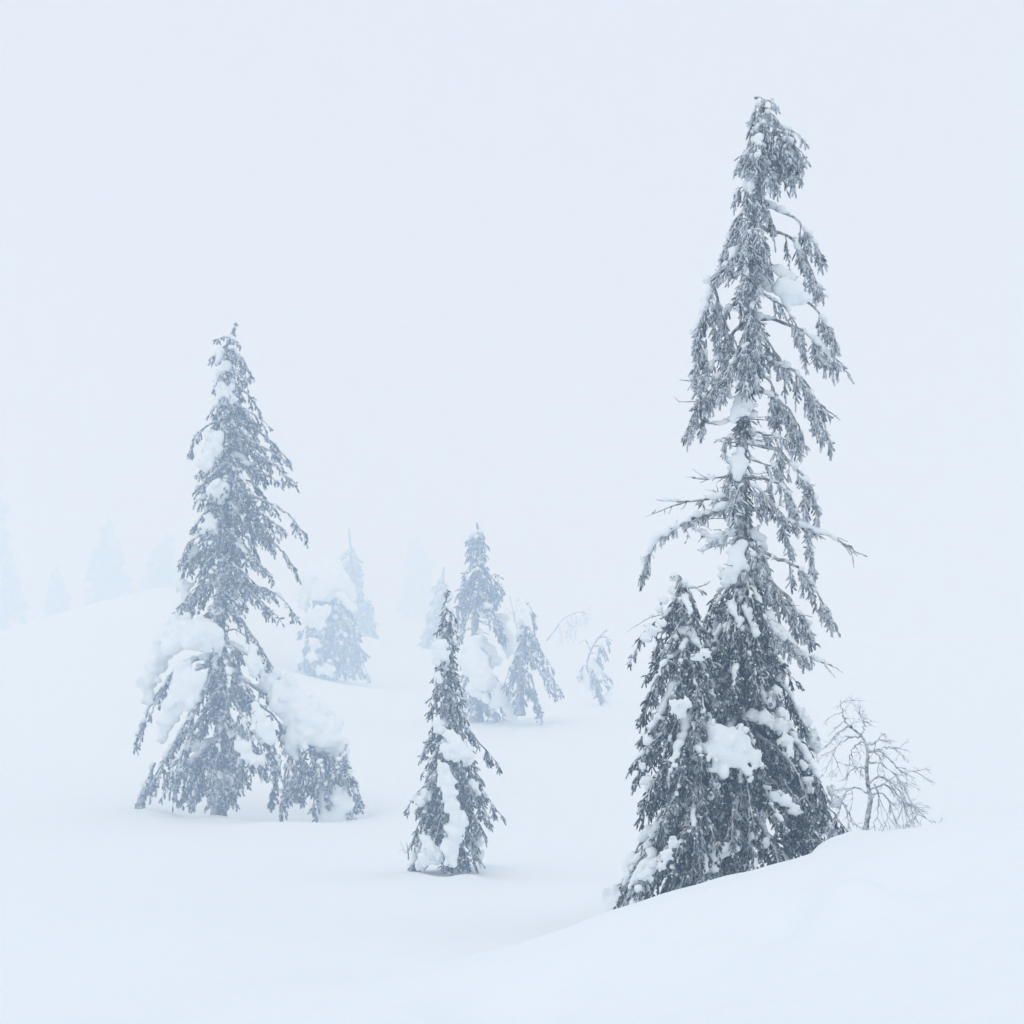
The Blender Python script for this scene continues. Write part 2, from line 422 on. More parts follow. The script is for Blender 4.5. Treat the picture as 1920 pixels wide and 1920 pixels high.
class Tree:
    def __init__(s, name, label, cat, px, py, Y, seed, group=None, **style):
        s.rng = np.random.default_rng(seed)
        s.sc = far_of(Y) / Y; Y = far_of(Y)
        s.S = s.scaled({**DEF, **style}); s.Y = Y; s.k = Y / F
        o = bpy.data.objects.new(name, None); COL.objects.link(o)
        o.empty_display_size = .3
        b = at(px, py, Y); b[2] = min(b[2], float(height(b[0], b[1])))
        o.location = b; o['label'] = label; o['category'] = cat
        if group: o['group'] = group
        s.root = o

    def scaled(s, d):
        e = {'fL': 1, 'fR': 1, 'tw': 1, 'fs': 1, 'snow_r': 1, 'vox': 1, 'r0': 1, 'td': -1}
        return {k: v * s.sc ** e[k] if k in e else v for k, v in d.items()}

    def P(s, p):
        return at(p[0], p[1], s.Y + (p[2] * s.sc if len(p) > 2 else 0))

    def trunk(s, pts, rb, rt, bump=.18, mat=None):
        s.tp = np.array([p[:2] for p in pts], float)
        L = smooth_line([s.P(p) for p in pts], max(24, int(len(pts) * 9)))
        t = np.linspace(0, 1, len(L))
        s.acc = Acc(); V, Fc = tube(L, s.sc * (rb + (rt - rb) * t ** .8), 9, s.rng, bump)
        s.acc.add(V, Fc, np.full(len(V), .35)); tr = s.acc.build('trunk', mat or M_BARK, s.root)
        if s.S.get('shoots'):
            n = s.S['shoots']; rng = s.rng; q = rng.uniform(.12, .98, n); i_ = (q * (len(L) - 1)).astype(int)
            a = rng.uniform(0, 2 * math.pi, n); d = np.stack([np.cos(a), np.sin(a), rng.uniform(-1.4, .1, n)], 1)
            r = s.sc * (rb + (rt - rb) * q ** .8)
            V, Fc, fa = fingers(L[i_] + d * [1, 1, 0] * r[:, None] * .8, nrm(d), s.S['fL'] * rng.uniform(.6, 1.5, n), s.S['fR'] * rng.uniform(.8, 1.3, n), .4 * np.ones(n), rng, K=2, Q=10, nl=s.S['nl'], puff=.8)
            nd = make_mesh('needles', V - base_of(tr), Fc, M_NEEDLE, tr, {'frost': fa}); nd['kind'] = 'stuff'

    def tx(s, py):
        o = np.argsort(s.tp[:, 1])
        return float(np.interp(py, s.tp[o, 1], s.tp[o, 0]))

    def snow(s, balls, name, parent, vox=None, rough=1.0):
        r = surface_nets(balls, vox or s.S['vox'], rough)
        if r is None: return
        V, Q = r
        return make_mesh(name, V - base_of(parent), [Q], M_SNOW, parent)

    def clump(s, balls, jit=.35, flat=.9, grow=1.0, deep=.62, back=.0, rough=1.0):
        """hand-placed snow mass from (px, py, r_px, depth) balls with small lumps on its skin"""
        out = []
        for b in balls:
            c = s.P((b[0], b[1], (b[3] if len(b) > 3 else 0) * (1 - back))); r = b[2] * s.k * grow
            out.append([*c, r, flat, deep])
            for _ in range(int(12 * jit / .35)):
                d = nrm(s.rng.normal(size=3) * [1, .5, 1.2] + [0, 0, -.3]); out.append([*(c + d * r * s.rng.uniform(.6, 1.5)), r * s.rng.uniform(.15, .45), 1.2, .8])
        return s.snow(out, 'snow_clump', s.root, rough=rough)

    def branch(s, pts, fol=(.15, 1.0), snow=.5, world=False, r0=None, bare_twigs=0, snow_t=(.0, .95), **kw):
        rng = s.rng; S = {**s.S, **s.scaled(kw)}
        L = np.asarray(pts, float) if world else np.array([s.P(p) for p in pts])
        length = np.linalg.norm(np.diff(L, axis=0), axis=1).sum()
        n = int(np.clip(length / s.sc / .07, 7, 26))
        L = smooth_line(L, n)
        L[1:-1] += rng.normal(0, .007 * s.sc, (n - 2, 3)) * min(1.5, length / s.sc)
        t = np.linspace(0, 1, n)
        r0 = (r0 * s.sc if r0 else S['r0']) * (.6 + .5 * min(length / s.sc, 1.6))
        acc = Acc()
        V, Fc = tube(L, r0 * (1 - .8 * t), 5, rng, .25)
        acc.add(V, Fc, np.full(len(V), .45))
        T = nrm(np.gradient(L, axis=0))
        down = np.array([0, 0, -1.0])
        balls = []
        # side twigs with needle-covered fingers
        fB, fD, fL_, fR_ = [], [], [], []
        nt_ = int(length * (fol[1] - fol[0]) * S['td'] * S['fat'] ** .7) if fol else 0
        if nt_:
            tt = np.sort(rng.uniform(fol[0], fol[1], nt_)); tt = np.r_[tt, min(fol[1], .995)]
            for m, q in enumerate(tt):
                b = np.array([np.interp(q, t, L[:, k]) for k in range(3)])
                tg = nrm(np.array([np.interp(q, t, T[:, k]) for k in range(3)]))
                side = nrm(np.cross(tg, [0, 0, 1.0]) + 1e-6)
                sg = 1 if m % 2 else -1
                h = np.clip(S['hang'] + rng.normal(0, .14), 0, 1)
                d = nrm(h * down + (1 - h) * tg * .9 + side * sg * S['spread'] * rng.uniform(.2, 1.0) + rng.normal(0, .12, 3))
                l = S['tw'] * S['fat'] * rng.uniform(.55, 1.15) * (1 - .45 * q ** 2) * min(1, .45 + length / s.sc)
                if m == len(tt) - 1: d = nrm(tg + .3 * down); l *= .8
                ns = 4
                tl = b + d * (np.linspace(0, 1, ns) * l)[:, None]; tl[:, 2] -= .25 * l * np.linspace(0, 1, ns) ** 2
                V, Fc = tube(tl, .006 * np.array([1.2, 1, .8, .5]) * S['r0'] / .022, 3)
                acc.add(V, Fc, np.full(len(V), .5))
                nf = max(2, int(l / S['fs']))
                sf = np.r_[rng.uniform(.12, .95, nf), 1.0]
                p = np.stack([np.interp(sf, np.linspace(0, 1, ns), tl[:, k]) for k in range(3)], 1)
                pd = nrm(np.cross(d, rng.normal(size=3)))
                sgn = np.where(np.arange(nf + 1) % 2, 1, -1)[:, None]
                fd = nrm(d * .7 + pd * sgn * .55 + down * .2 + rng.normal(0, .38, (nf + 1, 3))); fd[-1] = d
                fB.append(p); fD.append(fd)
                fL_.append(S['fL'] * rng.uniform(.4, 1.4, nf + 1) * (1.1 - .35 * sf)); fR_.append(S['fR'] * rng.uniform(.75, 1.25, nf + 1))
                if snow > 0 and rng.random() < .30 * snow + .05:
                    k = rng.uniform(0, .6); r = S['snow_r'] * rng.uniform(.35, .8)
                    balls.append([*(b + d * l * k + [0, 0, r * .4]), r, .85])
        for _ in range(bare_twigs):
            q = rng.uniform(.25, 1.0); b = np.array([np.interp(q, t, L[:, k]) for k in range(3)])
            tg = np.array([np.interp(q, t, T[:, k]) for k in range(3)])
            d = nrm(tg * .8 + rng.normal(0, .5, 3) - [0, 0, .25]); l = rng.uniform(.08, .28) * min(1, length / s.sc) * s.sc
            tl = b + d * (np.linspace(0, 1, 5) * l)[:, None] + np.cumsum(rng.normal(0, .006 * s.sc, (5, 3)), 0)
            V, Fc = tube(tl, .007 * s.sc * np.array([1.2, 1, .9, .7, .4]), 4, rng, .3); acc.add(V, Fc, np.full(len(V), .5))
        br = acc.build('branch', M_BARK, s.root)
        if fB:
            B, D, l, r = [np.concatenate(x) for x in (fB, fD, fL_, fR_)]
            V, Fc, a = fingers(B, D, l, r, S['droop'] * np.ones(len(B)), rng, K=S['K'], Q=S['Q'], nl=S['nl'])
            nd = make_mesh('needles', V - base_of(br), Fc, M_NEEDLE, br, {'frost': a + S['rime']}); nd['kind'] = 'stuff'
        # snow lying along the limb
        if snow > 0:
            step = S['snow_r'] * .75
            cov = rng.random() * 6.28
            for q in np.arange(snow_t[0] * length, snow_t[1] * length, step):
                u = q / max(length, .01)
                patch = .5 + .5 * math.sin(cov + u * 9) + rng.normal(0, .25)
                if patch > 1.15 - 1.1 * snow:
                    b = np.array([np.interp(u, t, L[:, k]) for k in range(3)])
                    r = S['snow_r'] * rng.uniform(.55, 1.15) * (.55 + .75 * snow) * (1 - .35 * u)
                    balls.append([b[0] + rng.normal(0, .4) * r, b[1] + rng.normal(0, .5) * r, b[2] + r * .45, r, .8])
        if balls:
            so = s.snow(balls, 'snow', br)
            if so: so['kind'] = 'stuff'
        return br

    def fill(s, n, env, slope=.8, snow=.5, arch=.25, az=None, reach=(.7, 1.03), jit=.12, bare=0.0, ph=0.0, **kw):
        """branches all round: env = [(tip row, left edge, right edge)] in photo pixels"""
        e = np.array(env, float); rng = s.rng
        yy = np.linspace(e[0, 0], e[-1, 0], 60)
        w = np.interp(yy, e[:, 0], e[:, 2] - e[:, 1]) ** .6; cw = np.r_[0, np.cumsum(w)]; cw /= cw[-1]
        for i_ in range(n):
            ty = np.interp((i_ + rng.uniform(0, 1)) / n, cw, np.r_[yy, yy[-1]])
            th = ph + i_ * 2.39996 + rng.normal(0, .25) if az is None else rng.uniform(*az)
            xl, xr = np.interp(ty, e[:, 0], e[:, 1]), np.interp(ty, e[:, 0], e[:, 2])
            wd = rng.uniform(*reach)
            ax0 = s.tx(ty)
            c, sn = math.cos(th), math.sin(th)
            rx = (xr - ax0) * c if c > 0 else (ax0 - xl) * c
            ry = (xr - xl) * .5 * sn
            rr = math.hypot(rx, ry) * wd
            ay = ty - rr * slope * rng.uniform(.7, 1.25)
            ax = s.tx(ay)
            def pt(f, drop):
                return s.P((ax + (ax0 + rx * wd - ax) * f, ay + (ty - ay) * drop, ry * wd * f * s.k / s.sc))
            pts = [pt(0, 0), pt(.35, .35 - arch * .6 + rng.normal(0, jit * .5)), pt(.72, .72 - arch * .45 + rng.normal(0, jit * .5)), pt(1, 1)]
            if rng.random() < bare:
                s.branch(pts, None, snow * .8, world=True, bare_twigs=5, **kw)
            else:
                s.branch(pts, (rng.uniform(.05, .25), 1), snow * rng.uniform(.3, 1.5), world=True, **kw)

# ---- tall spruce by the ridge
t = Tree('spruce_tree', 'tallest spruce, rime-grey with a thin bare middle, standing behind the snow ridge', 'tree', 1385, 1728, 16.0, 11,
         shoots=900, rime=.46, fat=1.3, tw=.22, hang=.66, spread=.45, fL=.075, fR=.0128)
t.trunk([(1374, 1740), (1376, 1500), (1380, 1330), (1386, 1200), (1390, 1060), (1390, 950), (1391, 850), (1398, 760), (1403, 680), (1406, 600),
         (1410, 520), (1413, 450), (1418, 400), (1420, 350), (1424, 290), (1428, 235), (1432, 186)], .15, .018)
B = t.branch
# top
B([(1430, 205), (1420, 197), (1412, 215, -.1)], snow=.4, tw=.1); B([(1430, 195), (1440, 188), (1452, 196)], snow=.3, tw=.1)
B([(1431, 192), (1428, 184), (1425, 182)], snow=.2, tw=.07); B([(1430, 215), (1445, 213, -.1), (1458, 225, -.1)], snow=.3, tw=.12)
B([(1428, 222), (1415, 222), (1409, 240)], snow=.5, tw=.13)
B([(1427, 240), (1450, 236), (1472, 238), (1490, 247)], snow=.7, tw=.34, hang=.88, td=26, spread=.3)
B([(1426, 262), (1452, 258, -.1), (1485, 270), (1503, 285)], snow=.5, tw=.26, hang=.85, td=24)
B([(1425, 285), (1450, 280, .1), (1478, 290, .1), (1495, 305)], snow=.3, tw=.24, hang=.85, td=22)
B([(1424, 305), (1445, 308), (1470, 318, .05), (1490, 327)], snow=.4, tw=.24, hang=.85, td=24)
B([(1424, 255), (1422, 265, -.2), (1420, 300, -.4)], snow=.8, tw=.24, hang=.8, td=24)
B([(1424, 300), (1432, 305, -.25), (1438, 330, -.4)], snow=.4, tw=.22, hang=.8, td=22)
B([(1424, 250), (1410, 262), (1394, 285)], snow=.7, tw=.18); B([(1424, 278), (1400, 290), (1384, 310)], snow=.6, tw=.16)
B([(1421, 335), (1398, 348), (1379, 358), (1376, 378)], snow=.6, tw=.15, hang=.8); B([(1422, 330), (1410, 345, -.2), (1398, 375, -.3)], snow=.8, tw=.2)
B([(1420, 355), (1428, 372, -.2), (1436, 400, -.25)], snow=.2, tw=.2, hang=.8); B([(1420, 370), (1408, 385, -.2), (1402, 420, -.3)], snow=.4, tw=.24, hang=.8)
t.fill(16, [(215, 1410, 1452), (270, 1400, 1485), (330, 1386, 1488)], slope=.9, snow=.5, tw=.16, hang=.75)
# left, upper
B([(1417, 395), (1388, 402), (1372, 425), (1358, 465), (1348, 505)], snow=.5, tw=.2, hang=.75)
B([(1414, 430), (1392, 455, -.1), (1372, 480, -.15), (1352, 505, -.15)], snow=.7, tw=.22, hang=.8)
B([(1413, 450), (1385, 475), (1362, 502), (1336, 528), (1327, 560), (1309, 605), (1306, 640)], (.45, 1), snow=.9, tw=.28, hang=.7, snow_r=.06)
B([(1336, 532), (1345, 560), (1358, 595), (1364, 620)], snow=.2, tw=.2, hang=.75)
B([(1320, 575), (1335, 600), (1348, 640)], snow=.2, tw=.24, hang=.75)
B([(1312, 620), (1306, 660), (1302, 702)], snow=.4, tw=.2, hang=.75); B([(1318, 640), (1324, 670), (1328, 700)], snow=.2, tw=.17, hang=.8)
B([(1408, 555), (1385, 563), (1366, 575), (1352, 590)], (.5, 1), snow=.7, tw=.14)
B([(1405, 595), (1378, 620), (1357, 655), (1335, 685), (1310, 712), (1285, 713), (1274, 712)], (.2, .72), snow=.5, tw=.24, hang=.8, bare_twigs=3)
B([(1403, 620), (1385, 655, -.2), (1365, 700, -.3), (1352, 735, -.3)], snow=.4, tw=.2, hang=.8)
B([(1402, 665), (1365, 690), (1325, 722), (1305, 762), (1288, 805)], (.3, 1), snow=.5, tw=.2, hang=.78)
B([(1322, 728), (1318, 760), (1316, 800)], snow=.2, tw=.16, hang=.8)
B([(1370, 735), (1335, 742), (1310, 750), (1278, 753), (1263, 743)], (.1, .5), snow=.3, tw=.12, r0=.014)
B([(1396, 775), (1372, 785), (1350, 797), (1322, 789)], None, snow=.8, bare_twigs=4, r0=.016)
B([(1393, 805), (1362, 822), (1356, 850), (1362, 868), (1372, 873)], (.2, .6), snow=.5, tw=.07, r0=.014)
# front fill of the upper stem
for y0, x1, d in [(395, 1425, -.4), (420, 1400, -.45), (440, 1428, -.4), (470, 1398, -.5), (480, 1425, -.4), (500, 1385, -.4), (530, 1408, -.4), (575, 1420, -.4), (615, 1395, -.4),
                  (640, 1418, -.4), (665, 1400, -.4)]:
    B([(t.tx(y0), y0), ((t.tx(y0) + x1) / 2, y0 + 12, d * .6), (x1, y0 + 52, d)], snow=.5, tw=.22, hang=.75)
# right, upper
B([(1418, 380), (1445, 388), (1468, 398), (1492, 412), (1518, 440), (1536, 468)], (.55, 1), snow=.7, tw=.26, hang=.75)
B([(1415, 425), (1445, 432), (1478, 445), (1500, 465), (1520, 500), (1534, 535)], (.3, 1), snow=.5, tw=.26, hang=.72)
B([(1440, 395), (1448, 420), (1452, 450)], snow=.3, tw=.12, td=12); B([(1415, 440), (1440, 470, .15), (1448, 510, .15)], snow=.3, tw=.16, td=12)
B([(1412, 525), (1445, 535), (1480, 548), (1508, 562), (1535, 585), (1556, 615), (1566, 636)], (.62, 1), snow=.6, tw=.24, hang=.78)
B([(1410, 540), (1450, 562, -.1), (1480, 585, -.2), (1498, 620, -.2)], (.35, 1), snow=.4, tw=.18)
B([(1406, 596), (1440, 598), (1475, 605), (1508, 622), (1540, 652), (1574, 678)], (.4, 1), snow=.7, tw=.28, hang=.75)
B([(1406, 610), (1430, 630, .15), (1455, 660, .2), (1475, 690, .2)], snow=.3, tw=.24, hang=.8)
B([(1404, 660), (1440, 672), (1478, 692), (1505, 712), (1528, 740), (1548, 770), (1562, 785)], (.3, .85), snow=.6, tw=.24, hang=.8, bare_twigs=4)
B([(1515, 730), (1525, 765), (1540, 800), (1558, 828)], snow=.3, tw=.2, hang=.72)
B([(1403, 690), (1432, 705, .1), (1450, 725, .1), (1455, 770, .1)], snow=.4, tw=.22, hang=.85)
B([(1400, 725), (1430, 735), (1462, 752), (1490, 785), (1506, 822)], (.3, 1), snow=.5, tw=.27, hang=.82)
B([(1396, 808), (1430, 812), (1465, 822), (1498, 838)], (.2, .9), snow=.6, tw=.08)
B([(1395, 832), (1430, 836), (1458, 845), (1475, 862), (1500, 885), (1515, 905), (1530, 945), (1535, 970)], (.25, 1), snow=.6, tw=.13, hang=.8)
B([(1515, 905), (1508, 935), (1512, 960)], snow=.2, tw=.2, hang=.7)
B([(1395, 858), (1422, 866), (1448, 874), (1462, 868)], (.5, 1), snow=.5, tw=.1); B([(1395, 884), (1420, 888), (1450, 885)], None, snow=.2, bare_twigs=3, r0=.012)
B([(1393, 893), (1430, 898), (1462, 908), (1482, 930), (1495, 962)], (.3, 1), snow=.6, tw=.16); B([(1393, 905), (1425, 918, -.1), (1448, 945, -.2), (1466, 962, -.2)], snow=.4, tw=.16)
B([(1460, 870), (1465, 895), (1475, 912)], snow=.3, tw=.13)
B([(1391, 955), (1425, 955), (1455, 962), (1490, 980), (1540, 1000), (1585, 1020), (1626, 1044)], (.08, .55), snow=.7, tw=.08, bare_twigs=9)
B([(1465, 968), (1470, 995), (1485, 1030)], snow=.1, tw=.15, hang=.75); B([(1500, 985), (1515, 1005), (1520, 1045), (1528, 1068)], snow=.2, tw=.15, hang=.8)
B([(1480, 985), (1498, 1010)], None, snow=.2, bare_twigs=2, r0=.012)
# left, bare middle
B([(1390, 885), (1355, 893), (1325, 898), (1287, 894)], None, snow=.6, bare_twigs=3, r0=.016); B([(1325, 896), (1310, 888), (1297, 878)], None, snow=.2, r0=.01)
B([(1388, 870), (1368, 885), (1357, 915), (1353, 940)], (.2, 1), snow=.3, tw=.16, hang=.85); B([(1390, 900), (1380, 930, -.2), (1372, 960, -.25)], snow=.4, tw=.18)
B([(1390, 925), (1352, 932), (1315, 938), (1275, 940), (1231, 937)], (.1, .45), snow=.7, tw=.06, bare_twigs=4, r0=.02)
B([(1290, 939), (1255, 950), (1209, 970)], None, snow=.2, bare_twigs=3, r0=.014)
B([(1390, 948), (1350, 955), (1318, 966), (1285, 980), (1255, 995), (1228, 1015), (1212, 1045), (1203, 1078)], (.1, 1), snow=.9, tw=.07, hang=.5, bare_twigs=10, r0=.03)
B([(1225, 1020), (1212, 1055), (1204, 1088)], (.3, 1), snow=.3, tw=.1, bare_twigs=8)
B([(1275, 985), (1290, 1000), (1285, 1020)], None, snow=.1, bare_twigs=4, r0=.01)
B([(1390, 1000), (1362, 1003), (1338, 1010), (1318, 1002), (1305, 992)], (.1, .75), snow=.9, tw=.06, bare_twigs=4, r0=.024)
B([(1385, 1015), (1350, 1022), (1325, 1030), (1312, 1036)], None, snow=.5, bare_twigs=4, r0=.012)
for _ in range(16):
    y0 = t.rng.uniform(760, 1060); sd = t.rng.choice([-1, 1]); l = t.rng.uniform(30, 75); d = t.rng.uniform(-.5, .3); u = t.rng.uniform(-6, 14)
    B([(t.tx(y0), y0), (t.tx(y0) + sd * l * .55, y0 + u * .3 + 2, d * .5), (t.tx(y0) + sd * l, y0 + u, d)], None, snow=t.rng.uniform(0, .6), bare_twigs=3, r0=.012)
# right, lower arms
B([(1390, 1020), (1430, 1035), (1465, 1050), (1500, 1068), (1520, 1095), (1545, 1130), (1563, 1165)], (.4, 1), snow=.5, tw=.2, hang=.65)
B([(1390, 1015), (1412, 1012), (1428, 1030), (1436, 1060)], snow=.4, tw=.24, hang=.8); B([(1390, 1030), (1420, 1040, -.2), (1440, 1075, -.25)], snow=.4, tw=.22, hang=.75)
B([(1390, 1060), (1425, 1075), (1455, 1098), (1485, 1130), (1508, 1160), (1522, 1190)], (.2, 1), snow=.6, tw=.24, hang=.7)
B([(1440, 1095), (1435, 1110), (1430, 1125)], snow=.2, tw=.18, hang=.85)
for a, b in [(1142, 1150), (1128, 1140), (1120, 1132)]:
    B([(1410, a), (1440, a + 2), (1470, b), (1500, b + 4)], None, snow=.3, bare_twigs=4, r0=.013)
B([(1388, 1150), (1430, 1165, -.2), (1465, 1192, -.2), (1500, 1220, -.1), (1535, 1238), (1560, 1247)], (.1, .75), snow=.9, tw=.16, bare_twigs=7)
B([(1480, 1140), (1500, 1180), (1518, 1200), (1530, 1190)], (.1, .8), snow=.3, tw=.1, bare_twigs=3)
# skirt
env = [(1110, 1325, 1440), (1180, 1310, 1470), (1250, 1290, 1500), (1330, 1280, 1510), (1400, 1255, 1540), (1470, 1240, 1574), (1550, 1225, 1602), (1630, 1215, 1610), (1700, 1210, 1606)]
t.fill(110, env, slope=.95, snow=.95, tw=.27, hang=.6, td=17, snow_r=.038, rime=-.16, fat=1.0)
t.fill(16, [(1160, 1320, 1470), (1280, 1300, 1500), (1330, 1300, 1500)], slope=1.1, snow=.8, az=(-2.4, -.7), tw=.24, rime=-.15, snow_r=.04, fat=1.0)
C = t.clump
C([(1312, 1356, 10, -.9), (1326, 1362, 13, -.92), (1344, 1372, 18, -.96), (1364, 1386, 24, -1.0), (1386, 1394, 22, -1.0), (1342, 1400, 20, -.98), (1406, 1416, 16, -.98), (1384, 1424, 18, -1.02),
   (1400, 1444, 10, -1.02), (1320, 1410, 12, -.95), (1306, 1416, 8, -.92), (1362, 1414, 24, -1.02), (1408, 1460, 7, -1.02), (1346, 1430, 12, -1.0), (1334, 1444, 7, -1.0), (1424, 1432, 8, -.95)], jit=.3, back=.08, rough=.8, deep=.42, grow=.95)
K = dict(jit=.6, back=.18, deep=.5)
C([(1352, 1450, 9, -1.0), (1340, 1472, 8, -1.0), (1333, 1492, 6, -1.0)], **K)
C([(1412, 1338, 12, -.5), (1432, 1345, 11, -.55), (1448, 1356, 9, -.6)], **K); C([(1470, 1338, 9, -.6), (1466, 1362, 12, -.65), (1474, 1390, 12, -.7), (1482, 1410, 8, -.75)], **K)
C([(1455, 1300, 12, -.4), (1443, 1316, 9, -.45)], **K); C([(1508, 1436, 8, -.5), (1516, 1462, 9, -.5), (1520, 1480, 6, -.5)], **K); C([(1452, 1490, 9, -.9), (1470, 1502, 11, -.9), (1490, 1520, 9, -.9)], **K)
C([(1342, 1600, 13, -1.1), (1368, 1592, 12, -1.1), (1336, 1628, 9, -1.1)], **K); C([(1508, 1352, 12, .1), (1500, 1336, 9, .1), (1522, 1380, 12, .1), (1532, 1402, 8, .1)], **K)
C([(1560, 1482, 9, .1), (1570, 1505, 9, .1)], **K); C([(1412, 1566, 8, -1.0), (1436, 1578, 8, -1.0)], **K)
C([(1380, 1035, 15, -.15), (1384, 1055, 17, -.18), (1370, 1075, 15, -.2), (1392, 1020, 11, -.15), (1358, 1092, 9, -.2)], jit=.2)
C([(1410, 998, 11, .08), (1422, 1008, 11, .1), (1432, 1025, 8, .1)]); C([(1372, 1130, 8, -.4), (1373, 1146, 8, -.45), (1384, 1162, 8, -.45), (1392, 1178, 6, -.45)], **K)
C([(1440, 1160, 12, -.1), (1460, 1182, 13, -.1), (1480, 1205, 13, -.1), (1498, 1222, 8, -.1)])
C([(1385, 860, 13, -.12), (1386, 878, 14, -.12), (1388, 845, 9, -.1), (1383, 895, 9, -.12)], jit=.2); C([(1392, 748, 13, -.18), (1386, 765, 14, -.2), (1402, 760, 12, -.15), (1374, 784, 8, -.2)])
C([(1470, 535, 16, -.15), (1490, 545, 19, -.15), (1462, 545, 13, -.15), (1500, 560, 13, -.1), (1478, 560, 14, -.15), (1440, 540, 8, -.1)], jit=.2)
C([(1460, 505, 10, -.1), (1475, 515, 11, -.1), (1485, 520, 8, -.1)]); C([(1412, 545, 11, -.15), (1420, 550, 8, -.15)]); C([(1350, 520, 8), (1340, 532, 7)])
C([(1313, 600, 9), (1311, 622, 8), (1318, 580, 7)]); C([(1424, 225, 7, -.05), (1422, 240, 9, -.08), (1416, 262, 8, -.1), (1412, 290, 6, -.15)]); C([(1405, 330, 9, -.1), (1402, 345, 10, -.12), (1410, 355, 9, -.12)])
C([(1366, 1000, 8), (1352, 1008, 8), (1335, 1012, 7)])

# ---- smaller spruce against the tall one
t = Tree('spruce_tree', 'small spruce with a bent snow-capped tip pressed against the foot of the tallest spruce', 'tree', 1298, 1728, 15.4, 23,
         shoots=300, tw=.22, hang=.6, spread=.5, fL=.072, fR=.0128)
t.trunk([(1300, 1745), (1300, 1500), (1299, 1300), (1290, 1180), (1281, 1120), (1276, 1092), (1270, 1078), (1262, 1078), (1257, 1084)], .085, .013)
B = t.branch
B([(1280, 1100), (1300, 1102), (1318, 1098), (1332, 1090)], (.1, .4), snow=.6, tw=.2, hang=.8, r0=.02)
B([(1278, 1095), (1264, 1120), (1256, 1145)], snow=.5, tw=.16, hang=.75); B([(1281, 1105), (1292, 1118), (1302, 1140)], snow=.3, tw=.18, hang=.8)
B([(1286, 1150), (1240, 1160), (1205, 1190), (1188, 1225), (1176, 1255)], (.3, .9), snow=.3, tw=.06, r0=.013, bare_twigs=5)
B([(1250, 1150), (1215, 1160), (1174, 1186)], None, snow=.1, r0=.009)
env = [(1130, 1256, 1305), (1190, 1222, 1335), (1260, 1192, 1345), (1310, 1184, 1350), (1360, 1192, 1350), (1420, 1173, 1355), (1490, 1186, 1360), (1560, 1192, 1365), (1640, 1186, 1370), (1690, 1176, 1370)]
t.fill(96, env, slope=1.0, snow=1.0, tw=.25, hang=.55, td=17, snow_r=.038, rime=-.08)
C = t.clump
C([(1262, 1076, 6), (1268, 1080, 6), (1258, 1086, 4)]); C([(1258, 1105, 7, -.1), (1246, 1125, 8, -.1), (1236, 1142, 8, -.1)], **K); C([(1222, 1180, 9, -.3), (1212, 1196, 8, -.3), (1240, 1168, 8, -.3)], **K)
C([(1268, 1325, 11, -.6), (1286, 1318, 10, -.6), (1278, 1336, 9, -.6)], **K); C([(1220, 1360, 8, -.4), (1212, 1385, 9, -.4), (1234, 1342, 7, -.4)], **K); C([(1205, 1436, 8, -.4), (1212, 1462, 8, -.4)], **K)
C([(1308, 1232, 9, -.5), (1322, 1222, 8, -.5)], **K); C([(1250, 1600, 10, -.8), (1262, 1578, 9, -.8), (1240, 1624, 8, -.8)], **K); C([(1224, 1620, 8, -.6), (1218, 1646, 8, -.6)], **K)
C([(1146, 1732, 26, .5), (1156, 1712, 25, .5), (1166, 1692, 22, .5), (1174, 1672, 18, .5), (1180, 1654, 14, .5), (1185, 1638, 10, .5), (1176, 1712, 22, .2), (1184, 1700, 16, .1)], jit=.3, grow=1.1, deep=1.0)
for x0, y0, x1, y1, d in [(1215, 1590, 1158, 1690, .1), (1225, 1600, 1172, 1700, -.3), (1220, 1560, 1168, 1650, .2), (1230, 1620, 1186, 1705, -.5)]:
    B([(x0, y0, d * .5), ((x0 + x1) / 2, (y0 + y1) / 2 - 14, d), (x1, y1, d)], snow=1.0, tw=.22)

# ---- bare shrub on the ridge
def shrub(name, label, cat, px, py, Y, seed, trunkpts, limbs, rb, twigs, sub=.3, mat=None):
    t = Tree(name, label, cat, px, py, Y, seed)
    t.trunk(trunkpts, rb, rb * .3, .2, mat or M_TWIG)
    rng = t.rng; rb *= t.sc; sub *= t.sc
    for pts in limbs:
        L = smooth_line([t.P(p) for p in pts], 16); L[1:-1] += rng.normal(0, .006 * t.Y / 12, (14, 3))
        u = np.linspace(0, 1, 16)
        acc = Acc(); V, Fc = tube(L, rb * .33 * (1 - .75 * u), 5, rng, .3); acc.add(V, Fc, np.full(len(V), .4))
        T = nrm(np.gradient(L, axis=0)); length = np.linalg.norm(np.diff(L, axis=0), axis=1).sum()
        def grow(b, d, l, r, depth):
            n = 6; P = [b]
            for _ in range(n):
                d = nrm(d + rng.normal(0, .16, 3) + [0, 0, -.04]); P.append(P[-1] + d * l / n)
            P = np.array(P); V, Fc = tube(P, r * np.linspace(1, .35, n + 1), 4, rng, .3); acc.add(V, Fc, np.full(len(V), .45))
            if depth:
                for _ in range(rng.integers(2, 4)):
                    i_ = rng.integers(1, n); grow(P[i_], nrm(d + rng.normal(0, .55, 3)), l * rng.uniform(.35, .6), r * .65, depth - 1)
        for _ in range(int(twigs * length / t.sc) + 2):
            i_ = int(rng.integers(2, 16))
            grow(L[i_], nrm(T[i_] * .8 + rng.normal(0, .55, 3) + [.05, 0, -.4]), rng.uniform(.5, 1.1) * sub * min(1, .4 + length / t.sc), rb * .15, 2)
        acc.build('branch', mat or M_TWIG, t.root)
    return t

